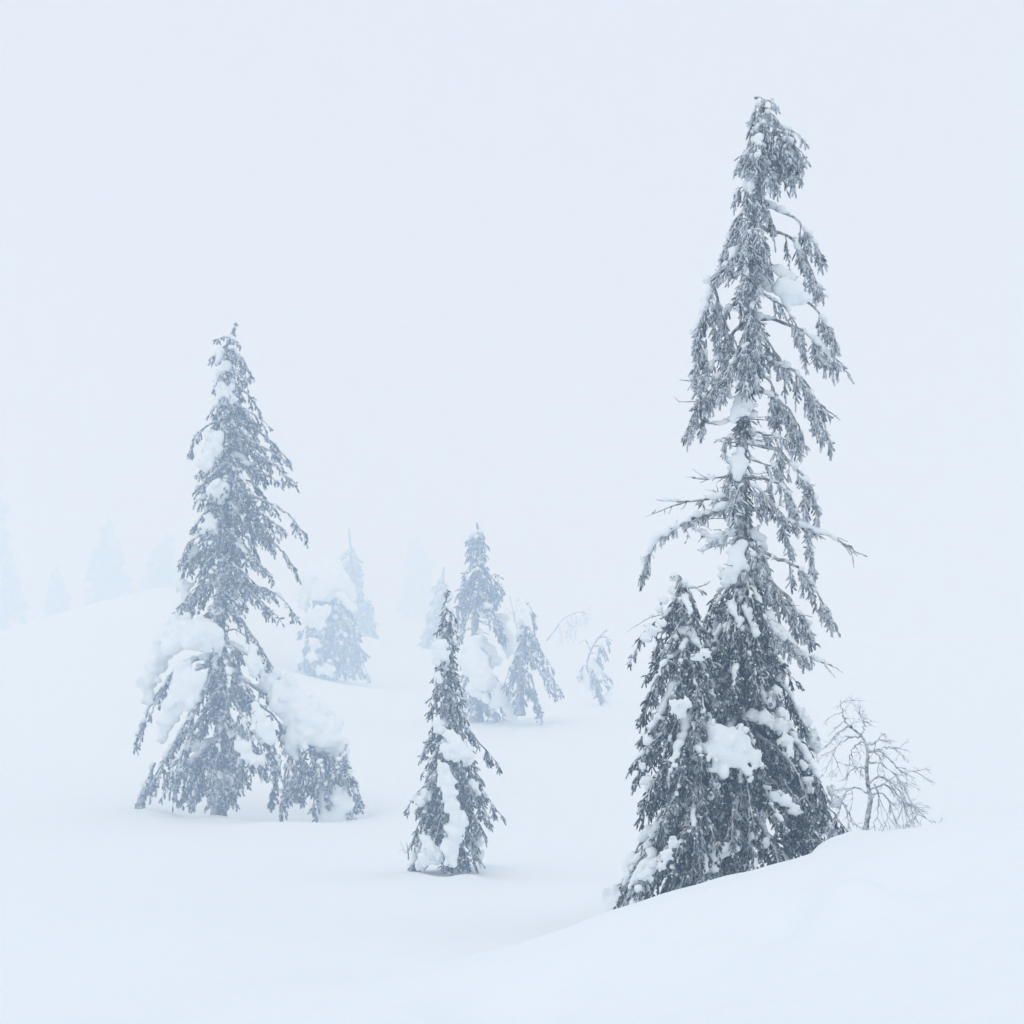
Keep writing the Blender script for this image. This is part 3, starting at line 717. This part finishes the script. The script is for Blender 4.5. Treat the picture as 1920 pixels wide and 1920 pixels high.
sb = shrub('bare_shrub', 'leafless frosted shrub with drooping twigs on the ridge beside the tallest spruce', 'shrub', 1624, 1556, 12.3, 31,
      [(1622, 1566), (1624, 1552), (1628, 1525), (1632, 1498), (1627, 1470), (1625, 1441), (1627, 1412), (1620, 1388), (1606, 1372), (1588, 1360)],
      [[(1606, 1372), (1585, 1352), (1577, 1330), (1575, 1312)], [(1612, 1378), (1590, 1385), (1570, 1400), (1560, 1420)], [(1590, 1361), (1572, 1375), (1556, 1392), (1546, 1402)],
       [(1620, 1388), (1602, 1400), (1590, 1425)], [(1627, 1412), (1645, 1405), (1668, 1402), (1682, 1405)], [(1626, 1408), (1655, 1412), (1682, 1440), (1700, 1450), (1718, 1445)],
       [(1625, 1425), (1655, 1435), (1685, 1460), (1706, 1500), (1722, 1520)], [(1626, 1440), (1606, 1440), (1590, 1450), (1586, 1458)], [(1629, 1470), (1650, 1455), (1678, 1475), (1705, 1510), (1730, 1530), (1752, 1540)],
       [(1630, 1488), (1602, 1477), (1582, 1495), (1572, 1520), (1562, 1548), (1550, 1570)], [(1632, 1490), (1655, 1488), (1668, 1510), (1678, 1540), (1682, 1560)],
       [(1631, 1480), (1660, 1470), (1690, 1500), (1700, 1530), (1706, 1555)], [(1614, 1380), (1620, 1360), (1612, 1338)], [(1626, 1400), (1648, 1385), (1652, 1372)],
       [(1575, 1500), (1590, 1520), (1600, 1550)], [(1640, 1470), (1648, 1500), (1645, 1530), (1630, 1560)]], .027, 11, .30)

# ---- large spruce on the left
t = Tree('spruce_tree', 'broad snow-laden spruce with a crooked leader and a thick snow shelf, over a shaded hollow', 'tree', 413, 1520, 26.0, 41,
         shoots=500, tw=.30, hang=.5, spread=.65, fL=.085, fR=.021, Q=9, fs=.04, nl=1.3, K=2, td=11, snow_r=.062, vox=.04, r0=.03)
t.trunk([(409, 1575), (413, 1480), (416, 1400), (416, 1300), (412, 1215), (414, 1160), (416, 1100), (420, 1000), (424, 900), (426, 800), (427, 720), (424, 680), (426, 650), (433, 630), (441, 613)], .155, .03)
B = t.branch
B([(432, 634), (420, 632), (408, 636)], snow=.6, tw=.07, td=14); B([(433, 636), (442, 640), (448, 647)], snow=.5, tw=.06, td=14); B([(438, 622), (441, 616), (442, 611)], snow=.4, tw=.05, td=14)
for pts, sn in [([(426, 655), (440, 655), (450, 668)], .6), ([(426, 665), (445, 672), (462, 685), (466, 700)], .5), ([(427, 690), (448, 700), (460, 712), (468, 708)], .4),
                ([(427, 715), (450, 728), (470, 745), (482, 764)], .3), ([(427, 755), (455, 765), (480, 780), (501, 796)], .3), ([(427, 775), (460, 785), (480, 800), (492, 812)], .3),
                ([(426, 785), (470, 800), (505, 825), (540, 862)], .4), ([(426, 805), (465, 825), (500, 842), (530, 860)], .2), ([(426, 838), (470, 850), (515, 872), (550, 903)], .4),
                ([(425, 860), (460, 872), (490, 885), (515, 900)], .2), ([(424, 890), (455, 897), (478, 908), (493, 926)], .5), ([(424, 925), (465, 930), (500, 940), (540, 965), (572, 1001)], .4),
                ([(423, 935), (460, 950), (500, 970), (530, 990)], .3), ([(422, 960), (460, 970), (490, 985), (515, 1005)], .4), ([(421, 975), (470, 992), (510, 1015), (535, 1040), (556, 1072)], .4),
                ([(420, 1000), (455, 1020), (480, 1050), (505, 1075)], .3), ([(417, 1085), (455, 1093), (490, 1102), (525, 1120), (553, 1152)], .4), ([(418, 1080), (460, 1100), (490, 1128), (520, 1155)], .2)]:
    d = t.rng.uniform(-.4, .4)
    B([(*p, d * f) for p, f in zip(pts, np.linspace(0, 1, len(pts)))], snow=sn, hang=.45)
for pts, sn in [([(425, 660), (410, 662), (401, 668)], .8), ([(426, 700), (412, 705), (404, 718)], .8), ([(426, 745), (410, 752), (400, 765)], .9),
                ([(425, 785), (395, 795), (372, 812), (357, 840)], .5), ([(425, 850), (395, 862), (375, 882)], .8), ([(424, 890), (395, 898), (370, 915)], .7), ([(423, 930), (395, 950), (366, 985)], .8),
                ([(420, 990), (385, 1000), (352, 1020), (340, 1050)], .6), ([(418, 1020), (380, 1035), (350, 1060), (340, 1082)], .5), ([(416, 1090), (380, 1105), (350, 1125), (335, 1142)], .8)]:
    d = t.rng.uniform(-.4, .3)
    B([(*p, d * f) for p, f in zip(pts, np.linspace(0, 1, len(pts)))], snow=sn)
t.fill(92, [(680, 405, 462), (740, 398, 470), (800, 388, 485), (860, 375, 500), (930, 370, 510), (1000, 358, 505), (1060, 346, 505), (1120, 343, 490), (1160, 360, 470)], slope=.75, snow=.6, reach=(.5, .97))
# lower tier
B([(414, 1140), (440, 1150), (470, 1190), (500, 1235), (530, 1275), (545, 1287)], (.1, 1), snow=.4, tw=.3); B([(530, 1272), (550, 1285), (572, 1305), (592, 1325)], None, snow=.1, bare_twigs=5, r0=.02)
B([(412, 1200), (445, 1215), (480, 1240), (520, 1280)], snow=.5); B([(412, 1190), (440, 1180), (462, 1195)], None, snow=.2, bare_twigs=6)
for pts, sn, fo in [([(414, 1225), (375, 1235), (330, 1255), (296, 1300), (270, 1350), (254, 1395)], .7, (.3, 1)), ([(414, 1240), (360, 1260, .3), (310, 1290, .4), (282, 1340, .4)], .7, (.3, 1)),
                    ([(414, 1270), (375, 1310), (340, 1370), (305, 1430), (280, 1475), (262, 1512)], .6, (.35, 1)), ([(414, 1300), (380, 1340, -.4), (345, 1400, -.6), (310, 1460, -.6)], .5, (.2, 1)),
                    ([(410, 1392), (375, 1395), (350, 1412), (335, 1450), (325, 1492)], .9, (.5, 1)), ([(410, 1400), (385, 1415, .3), (365, 1450, .4), (360, 1490, .4)], .4, (.4, 1)),
                    ([(414, 1290), (440, 1310, -.4), (460, 1360, -.8), (475, 1430, -.9)], .6, (.1, 1)), ([(414, 1330), (435, 1350, -.4), (445, 1400, -.7), (452, 1455, -.8)], .6, (.1, 1)),
                    ([(414, 1260), (455, 1290, -.3), (490, 1340, -.5), (515, 1420, -.6)], .7, (.1, 1)), ([(414, 1280), (470, 1310), (520, 1350), (545, 1400)], .6, (.2, 1)),
                    ([(414, 1250), (480, 1290), (545, 1340), (590, 1400), (635, 1450)], .8, (.2, 1)), ([(414, 1300), (480, 1340, .2), (540, 1390, .2), (580, 1440, .2)], .6, (.3, 1)),
                    ([(540, 1370), (590, 1400, -.2), (640, 1440, -.2), (660, 1500, -.2)], .8, (.2, 1)), ([(414, 1220), (425, 1250, -.5), (430, 1300, -.8), (420, 1340, -.9)], .6, (.1, 1)),
                    ([(414, 1225), (400, 1260, -.4), (375, 1310, -.7), (350, 1360, -.8)], .6, (.1, 1)), ([(640, 1440), (662, 1470), (675, 1500)], .5, (.3, 1))]:
    B(pts, fo, snow=sn, tw=.34, hang=.55)
for x0, x1 in [(535, 560), (560, 575), (590, 600), (615, 625), (575, 545), (605, 640)]:
    B([(x0, 1405, -.1), ((x0 + x1) / 2, 1425, -.3), (x1, 1470, -.4)], snow=.3, tw=.3, hang=.7, td=14)
for _ in range(20):
    x0 = t.rng.uniform(525, 650); x1 = x0 + t.rng.uniform(-22, 26); y0 = t.rng.uniform(1395, 1440); d = t.rng.uniform(-.9, .1)
    B([(x0, y0, d * .8), ((x0 + x1) / 2, y0 + 22, d), (x1, y0 + t.rng.uniform(50, 80), d)], snow=.5, tw=.3, hang=.65, td=15)
for x0, y0, x1, y1, d in [(650, 1440, 668, 1510, -.3), (655, 1450, 676, 1500, 0), (645, 1480, 665, 1545, -.5), (600, 1480, 592, 1545, -.4), (425, 1440, 440, 1500, -.5), (405, 1440, 392, 1500, -.5), (410, 1450, 425, 1505, -.6),
                          (385, 1430, 360, 1500, -.2), (380, 1440, 340, 1495, .2), (290, 1430, 262, 1514, .1), (285, 1440, 252, 1516, .3)]:
    B([(x0, y0, d * .7), ((x0 + x1) / 2 + 3, (y0 + y1) / 2 - 6, d), (x1, y1, d)], snow=.6, tw=.3, hang=.6, td=15)
for x0, x1 in [(440, 452), (460, 470), (480, 495), (500, 515), (470, 445), (490, 525)]:
    B([(x0, 1375, -.5), ((x0 + x1) / 2, 1395, -.7), (x1, 1445, -.8)], snow=.6, tw=.28, hang=.65, td=13)
for x0, x1 in [(340, 320), (350, 345), (360, 372), (372, 388)]:
    B([(x0, 1430, .1), ((x0 + x1) / 2, 1445, .1), (x1, 1482, .1)], snow=.5, tw=.26, hang=.65, td=13)
t.fill(26, [(1385, 345, 500), (1440, 315, 520), (1485, 305, 480)], slope=.8, snow=.7, tw=.3, reach=(.35, 1.0), td=12)
t.fill(26, [(1220, 385, 455), (1290, 375, 470), (1340, 370, 480)], slope=.7, snow=.6, tw=.3)
C = t.clump
C([(330, 1178, 20, -.3), (352, 1185, 24, -.5), (378, 1180, 22, -.5), (400, 1190, 18, -.5), (318, 1195, 16, -.3), (365, 1198, 22, -.6), (410, 1208, 10, -.5), (345, 1170, 16, -.3), (335, 1205, 16, -.5), (320, 1215, 14, -.5)], jit=.1, flat=.85, grow=1.1, deep=.9)
C([(305, 1225, 20, .2), (290, 1250, 20, .2), (275, 1280, 18, .2), (320, 1205, 18, .2), (280, 1310, 14, .2)], jit=.15)
C([(345, 1250, 12, -.75), (350, 1275, 20, -.8), (340, 1300, 22, -.8), (325, 1325, 19, -.75), (365, 1285, 16, -.85), (360, 1310, 14, -.85), (315, 1350, 14, -.7), (375, 1270, 12, -.8)], jit=.15)
C([(312, 1360, 13, -.6), (306, 1380, 10, -.5)])
C([(505, 1282, 18, -.2), (530, 1298, 26, -.3), (555, 1318, 28, -.3), (580, 1340, 27, -.3), (600, 1362, 28, -.3), (618, 1384, 24, -.3), (575, 1375, 26, -.4), (560, 1345, 26, -.4), (525, 1320, 20, -.4), (640, 1410, 18, -.2),
   (550, 1385, 16, -.4), (545, 1405, 12, -.4), (600, 1340, 20, .1), (622, 1366, 18, .1)], jit=.25, grow=1.0, deep=.8, rough=1.1)
C([(630, 1485, 15, -.5), (615, 1502, 17, -.5), (640, 1510, 22, -.5), (620, 1530, 20, -.5), (645, 1540, 16, -.5), (610, 1548, 12, -.5), (648, 1450, 14, -.3)], jit=.3)
C([(475, 1215, 9, -.6), (475, 1240, 14, -.65), (476, 1258, 10, -.65)]); C([(485, 1340, 11, -1.0), (495, 1365, 16, -1.05), (505, 1385, 12, -1.05), (478, 1322, 8, -1.0)])
C([(415, 1462, 14, -.3), (428, 1470, 10, -.3), (410, 1480, 10, -.3)]); C([(455, 1400, 14, -1.0), (470, 1420, 11, -1.0), (488, 1425, 10, -1.0)]); C([(350, 1405, 9), (365, 1398, 9), (338, 1430, 9), (385, 1395, 8)])
K2 = dict(jit=.6, back=.12, deep=.75)
C([(398, 985, 12, -.4), (393, 970, 8, -.4), (388, 990, 9, -.4)], **K2); C([(400, 920, 14, -.4), (418, 915, 14, -.4), (410, 930, 10, -.4)], **K2); C([(420, 740, 15, -.2), (430, 748, 11, -.2), (414, 728, 10, -.2)], **K2)
C([(405, 820, 13, -.35), (398, 835, 12, -.3), (408, 840, 12, -.35)], **K2); C([(395, 855, 14, -.3), (385, 868, 12, -.3)], **K2); C([(420, 690, 9, -.1), (428, 685, 8, -.15)], **K2); C([(412, 660, 8), (410, 675, 8), (412, 700, 8)], **K2)
C([(362, 1030, 9), (350, 1045, 8), (345, 1100, 11), (352, 1120, 9)], **K2); C([(405, 1145, 9, -.3), (410, 1135, 7, -.3)], **K2)

# ---- slim spruce in front, in the middle
t = Tree('spruce_tree', 'slim pointed spruce with snow plastered down its front, alone in the open hollow', 'tree', 838, 1645, 20.0, 53,
         shoots=300, tw=.2, hang=.62, spread=.5, fL=.075, fR=.013, td=16, fs=.027, snow_r=.042, vox=.026, K=2)
t.trunk([(840, 1655), (842, 1500), (842, 1400), (841, 1300), (838, 1200), (837, 1150), (836, 1125), (836, 1112)], .09, .014)
B = t.branch
B([(837, 1130), (845, 1124), (850, 1117)], None, snow=.3, r0=.012); B([(837, 1122), (832, 1116), (835, 1110)], (.2, 1), snow=.2, tw=.05)
t.fill(120, [(1150, 825, 852), (1180, 816, 858), (1215, 812, 856), (1250, 814, 856), (1290, 803, 870), (1340, 805, 876), (1385, 798, 890), (1420, 788, 905), (1470, 780, 908), (1530, 772, 915), (1580, 770, 908), (1630, 768, 895)],
       slope=1.25, snow=.55, arch=.15)
B([(843, 1345), (870, 1360), (900, 1395), (932, 1430)], (.35, 1), snow=.4); B([(843, 1420), (875, 1440), (905, 1485), (938, 1526)], (.3, 1), snow=.4); B([(843, 1430), (870, 1460), (900, 1500), (918, 1538)], (.3, 1), snow=.3)
B([(843, 1400), (815, 1430), (795, 1475), (765, 1512)], (.3, 1), snow=.5); B([(842, 1560), (815, 1580), (785, 1615), (758, 1645)], (.4, 1), snow=.9)
C = t.clump
C([(826, 1208, 10, -.3), (820, 1222, 11, -.3), (832, 1228, 10, -.32), (818, 1240, 7, -.3)], **K2); C([(820, 1265, 6, -.3), (824, 1275, 6, -.3)], **K2)
C([(845, 1380, 10, -.5), (855, 1400, 16, -.52), (868, 1412, 14, -.5), (838, 1408, 10, -.5), (876, 1425, 8, -.45)], **K2)
C([(832, 1440, 11, -.6), (838, 1462, 13, -.6), (842, 1485, 13, -.62), (850, 1510, 13, -.62), (856, 1535, 14, -.62), (850, 1560, 14, -.62), (842, 1585, 14, -.6), (846, 1608, 11, -.6)], **K2)
C([(800, 1575, 10, -.45), (806, 1592, 13, -.5), (798, 1610, 12, -.5), (815, 1600, 12, -.5), (790, 1622, 9, -.4)], **K2); C([(783, 1600, 12, .1), (778, 1625, 11, .1), (790, 1580, 8, .1)], **K2)
C([(790, 1500, 10, -.3), (800, 1485, 9, -.35)], **K2); C([(885, 1470, 8, -.3), (893, 1485, 7, -.3)], **K2); C([(820, 1355, 9, -.4), (826, 1370, 8, -.4)], **K2); C([(893, 1580, 11, .1), (897, 1605, 10, .1)], **K2)
shrub('dead_twig', 'tiny bare twig poking from the snow beside the foot of the slim pointed spruce', 'twig', 765, 1600, 20.1, 5, [(766, 1612), (765, 1595), (762, 1580)],
      [[(766, 1600), (758, 1594), (754, 1584)], [(765, 1596), (772, 1588), (775, 1578)]], .014, 10, .12)

# ---- the middle group
FAR = dict(tw=.34, hang=.62, spread=.6, fL=.15, fR=.028, td=9, fs=.08, Q=8, K=2, snow_r=.085, vox=.05, r0=.034)
t = Tree('spruce_tree', 'grey spruce with a bare lower stem rising from a hood of snow', 'tree', 895, 1352, 38.0, 61, **FAR)
t.trunk([(893, 1360), (893, 1280), (890, 1200), (893, 1100), (895, 1040), (896, 1000), (894, 980)], .19, .03)
B = t.branch
t.fill(62, [(995, 884, 905), (1025, 874, 908), (1050, 880, 912), (1085, 870, 925), (1110, 858, 938), (1140, 856, 936)], slope=.9, snow=.5, reach=(.6, 1.05))
for pts, fo in [([(893, 1130), (872, 1150), (860, 1195)], (.2, 1)), ([(893, 1120), (870, 1130), (857, 1160)], (.2, 1)), ([(893, 1135), (915, 1140), (932, 1165), (945, 1195)], (.4, 1)), ([(893, 1150), (915, 1160), (938, 1165), (946, 1190)], (.5, 1)),
                ([(893, 1085), (915, 1085), (930, 1075), (934, 1088)], (.5, 1)), ([(893, 1100), (920, 1100), (940, 1095), (941, 1106)], (.5, 1)), ([(892, 1160), (910, 1170), (935, 1180)], None), ([(892, 1175), (905, 1185), (918, 1190)], None),
                ([(892, 1175), (875, 1182), (858, 1186)], None), ([(892, 1155), (870, 1165), (862, 1172)], None), ([(893, 1140), (915, 1150), (930, 1170), (937, 1190)], (.3, 1))]:
    B(pts, fo, snow=.4)
t.fill(34, [(1220, 872, 910), (1260, 868, 935), (1300, 872, 955), (1345, 885, 965)], slope=.8, snow=.8)
C = t.clump
C([(888, 1205, 14, -.7), (885, 1225, 18, -.9), (890, 1245, 20, -1.0), (900, 1260, 20, -1.1), (880, 1255, 15, -.9), (915, 1275, 16, -1.1), (900, 1280, 16, -1.1)], jit=.12, flat=.95)
C([(905, 1200, 10, .2), (920, 1220, 12, .2), (930, 1240, 11, .2), (912, 1215, 11, .1)]); C([(935, 1290, 13, -1.0), (945, 1310, 14, -1.0), (938, 1305, 13, -1.1), (952, 1330, 11, -1.0), (960, 1345, 9, -.9), (928, 1320, 10, -1.0)], jit=.2)
C([(882, 1290, 9, -1.0), (895, 1300, 9, -1.0), (910, 1310, 8, -1.1)]); C([(955, 1215, 13, .4), (948, 1190, 12, .4), (940, 1160, 12, .4), (962, 1200, 9, .4)])
C([(900, 1185, 6, -.2), (903, 1150, 8, -.3), (912, 1135, 8, -.3)])

t = Tree('spruce_tree', 'short open snow-capped spruce with two spread lower arms, near the middle of the view', 'tree', 974, 1335, 37.0, 67, **FAR)
t.trunk([(976, 1342), (975, 1290), (980, 1230), (985, 1180), (988, 1150), (989, 1124)], .14, .03)
B = t.branch
t.fill(34, [(1165, 977, 1003), (1190, 975, 1010), (1215, 972, 1012), (1250, 966, 1000), (1285, 962, 990), (1325, 966, 985)], slope=.9, snow=.3)
for pts, fo in [([(984, 1190), (1002, 1200), (1018, 1225), (1030, 1243)], (.3, 1)), ([(982, 1215), (1005, 1235), (1030, 1265), (1046, 1288)], (.3, 1)), ([(980, 1225), (1005, 1250), (1025, 1275), (1040, 1295)], (.4, 1)),
                ([(976, 1250), (995, 1270), (1005, 1305), (1013, 1338)], (.3, 1)), ([(976, 1262), (992, 1285), (1002, 1315)], (.3, 1)), ([(980, 1210), (962, 1240), (948, 1275)], (.2, 1)), ([(979, 1230), (965, 1255), (955, 1290)], (.3, 1)),
                ([(988, 1140), (994, 1138), (998, 1146)], (.4, 1))]:
    B(pts, fo, snow=.3)
C = t.clump
C([(988, 1128, 6), (988, 1142, 8, -.1), (986, 1156, 9, -.2), (990, 1165, 8, -.2)], jit=.2); C([(976, 1165, 7), (974, 1185, 7), (970, 1205, 7)])

shrub('bare_sapling', 'bare frosted sapling bent over in a low arch beyond the short open spruce', 'sapling', 1028, 1200, 46.0, 71, [(1024, 1202), (1040, 1182), (1055, 1162), (1072, 1152), (1092, 1147), (1100, 1150)],
      [[(1062, 1158), (1066, 1175), (1062, 1195)], [(1078, 1150), (1082, 1170), (1078, 1190)], [(1048, 1172), (1052, 1190), (1055, 1200)], [(1090, 1147), (1098, 1155), (1100, 1165)], [(1070, 1153), (1072, 1170), (1070, 1185)]], .026, 9, .4, M_BARK)
shrub('bare_sapling', 'thin upright bare sapling showing between the two middle spruces', 'sapling', 975, 1210, 44.0, 73, [(978, 1235), (972, 1190), (962, 1145), (955, 1115)],
      [[(968, 1170), (960, 1150), (952, 1140)], [(965, 1155), (968, 1135), (966, 1118)], [(972, 1190), (978, 1170), (976, 1150)]], .026, 8, .3, M_BARK)
t = Tree('young_spruce', 'small ragged young spruce bent sideways, apart from the middle spruces', 'tree', 1125, 1312, 42.0, 79, **FAR)
t.trunk([(1132, 1318), (1115, 1280), (1100, 1250), (1110, 1215), (1128, 1190), (1138, 1180)], .05, .015)
B = t.branch
for pts, fo, sn in [([(1108, 1222), (1098, 1200), (1088, 1206)], None, .3), ([(1112, 1212), (1128, 1210), (1138, 1228)], (.2, 1), .3), ([(1125, 1195), (1138, 1195), (1142, 1210)], (.3, 1), .3), ([(1102, 1250), (1112, 1258), (1120, 1275)], (.1, 1), .6),
                    ([(1102, 1245), (1092, 1250), (1088, 1262)], (.1, 1), .4), ([(1108, 1262), (1130, 1262), (1150, 1278)], (.2, .7), .4), ([(1115, 1280), (1130, 1275), (1146, 1290)], (.1, .8), .3), ([(1112, 1272), (1122, 1290), (1130, 1308)], (.1, 1), .3),
                    ([(1105, 1262), (1112, 1280), (1120, 1298)], (.1, 1), .4), ([(1106, 1225), (1118, 1225), (1126, 1238)], (.2, 1), .5), ([(1118, 1200), (1130, 1188), (1141, 1182)], None, .3)]:
    B(pts, fo, snow=sn, tw=.28, bare_twigs=3)
t.clump([(1098, 1275, 9), (1092, 1262, 7), (1106, 1290, 9)]); t.clump([(1118, 1250, 8), (1110, 1240, 7), (1122, 1258, 7)]); t.clump([(1138, 1308, 8), (1144, 1298, 6)])

# ---- far trees, fading
FAR2 = dict(tw=.45, hang=.6, spread=.7, fL=.26, fR=.06, td=7, fs=.16, Q=4, K=2, snow_r=.14, vox=.06, r0=.05)
t = Tree('spruce_tree', 'stout spruce almost buried under a great rounded load of snow, far behind in the fog', 'tree', 628, 1262, 47.0, 83, **FAR2)
t.trunk([(628, 1268), (626, 1180), (622, 1100), (618, 1070)], .2, .05)
t.fill(70, [(1100, 600, 640), (1140, 575, 660), (1180, 572, 668), (1220, 568, 680), (1255, 562, 690)], slope=.7, snow=.5)
C = t.clump
C([(610, 1060, 16, -.4), (590, 1075, 20, -.5), (625, 1075, 22, -.6), (575, 1100, 18, -.5), (610, 1095, 22, -.8), (640, 1095, 18, -.7), (655, 1115, 13, -.6), (600, 1115, 14, -.9)], jit=.2)
C([(592, 1155, 15, -1.2), (605, 1150, 13, -1.3), (582, 1160, 10, -1.1), (598, 1168, 10, -1.2)]); C([(640, 1118, 9, -1.0), (652, 1130, 9, -1.0), (662, 1140, 8, -1.0)]); C([(572, 1135, 10, -.4), (562, 1120, 9, -.4)])
C([(590, 1205, 10, -1.2), (585, 1230, 9, -1.2)]); C([(615, 1255, 10, -1.2), (600, 1258, 8, -1.2)])
G = 'faint spruces fading into the fog'
def far_tree(label, px, yb, yt, Y, wl, wr, seed, n=40, snow=.15, lean=0, dens=1.0):
    t = Tree('distant_spruce', label, 'tree', px, yb, Y, seed, G, **{**FAR2, 'fL': .0075 * Y * .55, 'fR': .0013 * Y, 'tw': .008 * Y, 'vox': .0022 * Y, 'snow_r': .004 * Y, 'rime': .32})  # extra rime also pales the needle colour, standing in for thicker haze
    h = yb - yt
    t.trunk([(px, yb + 4), (px + lean * .5, (yb + yt) / 2), (px + lean, yt)], .2, .03)
    t.fill(int(n * dens), [(yt + h * .06, px + lean - wl * .12, px + lean + wr * .12), (yt + h * .3, px + lean * .7 - wl * .4, px + lean * .7 + wr * .4), (yt + h * .6, px + lean * .4 - wl * .75, px + lean * .4 + wr * .75), (yt + h * .95, px - wl, px + wr)],
           slope=.8, snow=snow, reach=(.55, 1.1))
    return t
far_tree('thin tapering spruce just behind the stout snow-buried spruce', 672, 1225, 988, 56, 40, 38, 91, 52, lean=-18)
far_tree('pale spruce barely visible straight behind the tip of the slim pointed spruce', 826, 1225, 1062, 56, 36, 26, 92, 46, lean=6)
far_tree('faint tall dark spruce cut off by the left edge of the photo', -12, 1180, 880, 84, 60, 58, 93, 60)
far_tree('smallest faint spruce beyond the low snow hill, second from the edge of the view', 107, 1165, 1055, 84, 24, 26, 94, 34)
far_tree('faint pointed spruce rising over the middle of the low snow hill', 203, 1145, 965, 86, 48, 44, 95, 54)
far_tree('faint rounded spruce over the low snow hill, nearest to the broad crooked spruce', 312, 1120, 995, 88, 52, 44, 96, 44)
far_tree('faintest blurred spruce in the fog, well above and behind the slim pointed spruce', 785, 1150, 990, 105, 36, 36, 97, 44)

# ------------------------------------------------------------------ fog
hx0, hx1, hy0, hy1, hz0, hz1 = -1400, 1400, -80, 1600, -18, 55
hv = np.array([[x, y, z] for z in (hz0, hz1) for y in (hy0, hy1) for x in (hx0, hx1)], float)
m = bpy.data.materials.new('fog'); m.use_nodes = True
m.node_tree.nodes.clear()
vo = m.node_tree.nodes.new('ShaderNodeVolumePrincipled'); out = m.node_tree.nodes.new('ShaderNodeOutputMaterial')
vo.inputs['Color'].default_value = (.57, .745, 1, 1)      # fine ice fog scatters blue a little more
vo.inputs['Absorption Color'].default_value = (.97, .97, .97, 1)
vo.inputs['Density'].default_value = .0102
vo.inputs['Anisotropy'].default_value = 0.35
m.node_tree.links.new(vo.outputs[0], out.inputs['Volume'])
haze = make_mesh('haze', hv, [np.array([[0, 2, 3, 1], [4, 5, 7, 6], [0, 1, 5, 4], [2, 6, 7, 3], [0, 4, 6, 2], [1, 3, 7, 5]])], m)
haze['kind'] = 'stuff'
haze['label'] = 'pale freezing fog filling the whole slope'
print('TRIANGLES', sum(len(o.data.loops) - 2 * len(o.data.polygons) for o in COL.objects if o.type == 'MESH'))
